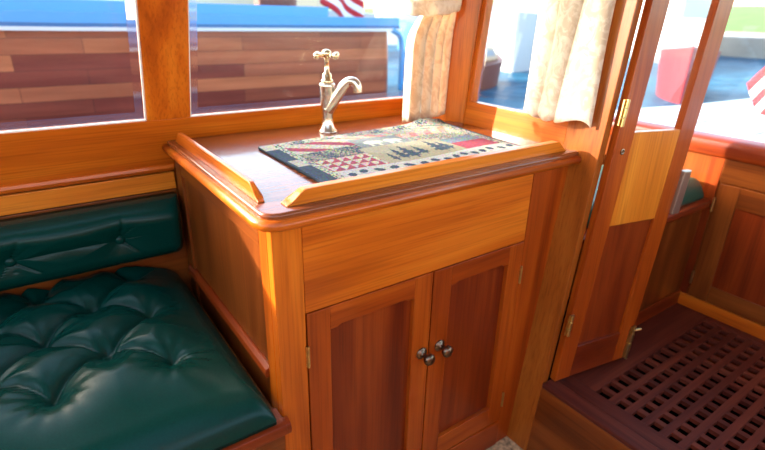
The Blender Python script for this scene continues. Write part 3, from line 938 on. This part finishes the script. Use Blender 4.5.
# flag ahead on the own bow
fb = thing('flag', 'red and white striped flag drooping from its staff on the foredeck', 'flag', (2.78, .085, .782))
bm = bmesh.new(); tube(bm, [(2.78, .085, .782), (2.82, .085, 1.75)], .010, 10); obj('staff', bm, WHITE, fb)
bm = bmesh.new(); g = []
for j in range(21):
    row = []
    for i in range(25):
        u, v = i / 24, j / 20
        row.append((2.80 - .05 * u + .03 * math.sin(7 * u), .095 + .26 * u * (1 - v * .55), 1.26 - .34 * v - .34 * u * (1 - .25 * v)))
    g.append(row)
sheet(bm, g); bm.faces.ensure_lookup_table()
for idx, f in enumerate(bm.faces):
    j, i = divmod(idx, 24); f.material_index = 0 if (j // 3) % 2 == 0 else 1
o = obj('cloth', bm, [REDCLOTH, WHITECLOTH], fb, smooth=True); md = o.modifiers.new('thick', 'SOLIDIFY'); md.thickness = .003

def motor_boat(name, label, loc, yaw, L, Wd, H, hull_m, cab_m, stripe_m=None):
    root = thing(name, label, 'boat', loc)
    R = Matrix.Rotation(yaw, 4, 'Z')
    def T(p): return Vector(loc) + R @ Vector(p)
    bm = bmesh.new(); rows = []
    for t in np.linspace(0, 1, 14):
        w = Wd / 2 * (1 - max(0, t - .45) ** 2 / .3025 * .97); x = -L / 2 + L * t; sh = H * (.55 + .12 * t)
        rows.append([T((x, w, sh)), T((x, w * .82, 0)), T((x, 0, -.15)), T((x, -w * .82, 0)), T((x, -w, sh)), T((x, 0, sh + .03)), T((x, w, sh))])
    vv = sheet(bm, rows); bm.faces.new(vv[0][:6]); bm.faces.new(vv[-1][:6])
    obj('hull', bm, hull_m, root, bevel=0)
    bm = bmesh.new()
    a = H * .6
    prism(bm, [(-L * .30, a), (L * .22, a + .02), (L * .10, a + H * .38), (-L * .24, a + H * .42)], 'y', -Wd * .33, Wd * .33, warp=lambda p: T(p))
    obj('cabin', bm, cab_m, root, bevel=.03)
    bm = bmesh.new()
    prism(bm, [(-L * .22, a + H * .16), (L * .125, a + H * .16), (L * .08, a + H * .30), (-L * .20, a + H * .32)], 'y', -Wd * .335, Wd * .335, warp=lambda p: T(p))
    obj('cabin_window', bm, GREY, root)
    if stripe_m:
        bm = bmesh.new(); prism(bm, [(-L * .46, H * .40), (L * .0, H * .43), (L * .0, H * .52), (-L * .46, H * .50)], 'y', -Wd * .505, Wd * .505, warp=lambda p: T(p)); obj('hull_stripe', bm, stripe_m, root)
    return root
motor_boat('motor_boat', 'white motor boat moored ahead, seen through the windshield left of the curtain', (7.6, 6.1, WZ), .72 + math.pi, 3.4, 1.6, 1.35, DULLWHITE, DULLWHITE)
motor_boat('motor_boat', 'white cabin boat moored far ahead, seen through the door glass above the red dinghy', (12.5, 5.6, WZ), .48 + math.pi, 4.4, 2., 1.9, DULLWHITE, DULLWHITE)
motor_boat('dinghy', 'red dinghy floating ahead of the foredeck, seen through the door glass', (6.2, 2.25, WZ), .46 + math.pi, 1.5, .62, .85, REDHULL, DULLWHITE)
motor_boat('motor_boat', 'grey boat with orange cover far off beyond the windshield', (10.4, 11.2, WZ), 2.5, 4.2, 1.8, 1.6, GREY, ORANGE)
motor_boat('motor_boat', 'blue hulled boat beyond the windshield, behind the small tan covered dinghy', (8.9, 9.0, WZ), 2.4, 3.0, 1.3, 1.0, BLUE, DULLWHITE)
motor_boat('dinghy', 'small tan covered dinghy floating just ahead of the windshield', (4.4, 4.05, WZ), .3, 1.7, .8, .5, BROWNSEAT, TAN)
motor_boat('motor_boat', 'tan covered boat far off past the runabout stern', (4.2, 10.0, WZ), 3.0, 4.4, 1.8, 1.5, DULLWHITE, TAN)
def piling(label, x, y, r, h):  # unseen posts added to break up the sun on counter and bulkhead
    t = thing('sun_blocker', label, 'piling', (x, y, WZ - .6))
    bm = bmesh.new(); lathe(bm, [(r * 1.05, 0), (r, .8), (r * .97, h), (r * .9, h + .02)], (x, y, WZ - .6), n=20); obj('post', bm, BARK, t, smooth=False)
    bm = bmesh.new(); lathe(bm, [(r * 1.0, 0), (r * 1.0, .06), (r * .5, .20), (0, .28)], (x, y, WZ - .6 + h + .02), n=20); obj('cap', bm, WHITE, t)
piling('stout added light-shaping piling beyond the runabout, off to the left', -6.14, 6.0, .17, 5.2)
piling('slender added light-shaping piling beyond the runabout, off to the left', -5.71, 6.0, .05, 5.2)

def tree(x, y, z, h, r, k):
    t = thing('tree', ['round leafy tree on the lawn behind the runabout, leftmost of three', 'round leafy tree on the lawn behind the runabout, middle of three', 'round leafy tree on the lawn behind the runabout, rightmost of three'][k], 'tree', (x, y, z))
    bm = bmesh.new(); tube(bm, [(x, y, z - .3), (x + .1, y, z + h * .5)], [.22, .14], 10); obj('trunk', bm, BARK, t)
    bm = bmesh.new(); bmesh.ops.create_icosphere(bm, subdivisions=4, radius=r, matrix=Matrix.Translation((x, y, z + h * .62)))
    rg = random.Random(k)
    ph = [rg.random() * 6 for _ in range(6)]
    for v in bm.verts:
        d = v.co - Vector((x, y, z + h * .62)); n = d.normalized()
        d *= 1 + .14 * math.sin(7 * n.x + ph[0]) * math.sin(6 * n.y + ph[1]) + .10 * math.sin(15 * n.z + ph[2] + 5 * n.x) + .06 * math.sin(31 * n.x + ph[3]) * math.sin(29 * n.y + 23 * n.z)
        v.co = Vector((x, y, z + h * .62)) + d
    obj('crown', bm, LEAF, t)
for k, (x, y) in enumerate(((-6, 33), (1, 36), (12, 34))): tree(x, y, 1.25, 5.5, 3.0, k)

# ================================================================== LIGHT
wd = bpy.data.worlds.new('sky'); sc.world = wd; wd.use_nodes = True
nt = wd.node_tree; nt.nodes.clear()
wo = nt.nodes.new('ShaderNodeOutputWorld'); bg = nt.nodes.new('ShaderNodeBackground')
sky = nt.nodes.new('ShaderNodeTexSky'); sky.sky_type = 'NISHITA'; sky.sun_disc = False
sky.sun_elevation = math.radians(35); sky.sun_rotation = math.radians(-30); sky.air_density = 1.0; sky.dust_density = 1.5
wt = mixc(nt, sky.outputs[0], (1.0, .93, .82), 1., 'MULTIPLY'); nt.links.new(wt.outputs[2], bg.inputs[0]); nt.links.new(bg.outputs[0], wo.inputs[0])
bg.inputs[1].default_value = .5

SD = Vector((1.1, -1.0, -.45)).normalized()      # the way the sunlight travels
s = bpy.data.lights.new('sun', 'SUN'); s.energy = 8.0; s.angle = math.radians(.6); s.color = (1., .90, .74)
so = bpy.data.objects.new('sun', s); C.objects.link(so); so.rotation_euler = SD.to_track_quat('-Z', 'Y').to_euler(); so.location = (-3, 6, 5)

# ================================================================== CAMERA
cam = bpy.data.cameras.new('camera'); co = bpy.data.objects.new('camera', cam); C.objects.link(co); sc.camera = co
r = Vector((.816288384, -.57722007, .0221419)); d = Vector((-.205675198, -.326252, -.92263608)); fwd = Vector((.53978791, .748583, -.38503558))
R = Matrix((r, -d, -fwd)).transposed().to_4x4()
co.matrix_world = Matrix.Translation((-.3029495, -.7417549, 1.2067643)) @ R
cam.sensor_fit = 'HORIZONTAL'; cam.sensor_width = 36.; cam.lens = 505.289 / 765 * 36.
cam.clip_start = .02; cam.clip_end = 300
cam.dof.use_dof = True; cam.dof.focus_distance = 1.05
cam.dof.aperture_fstop = (cam.lens / 1000) / .0075

sc.view_settings.view_transform = 'Standard'; sc.view_settings.look = 'None'
sc.view_settings.exposure = 1.2; sc.view_settings.gamma = 1
sc.cycles.use_denoising = True
sc.cycles.max_bounces = 8; sc.cycles.transparent_max_bounces = 12
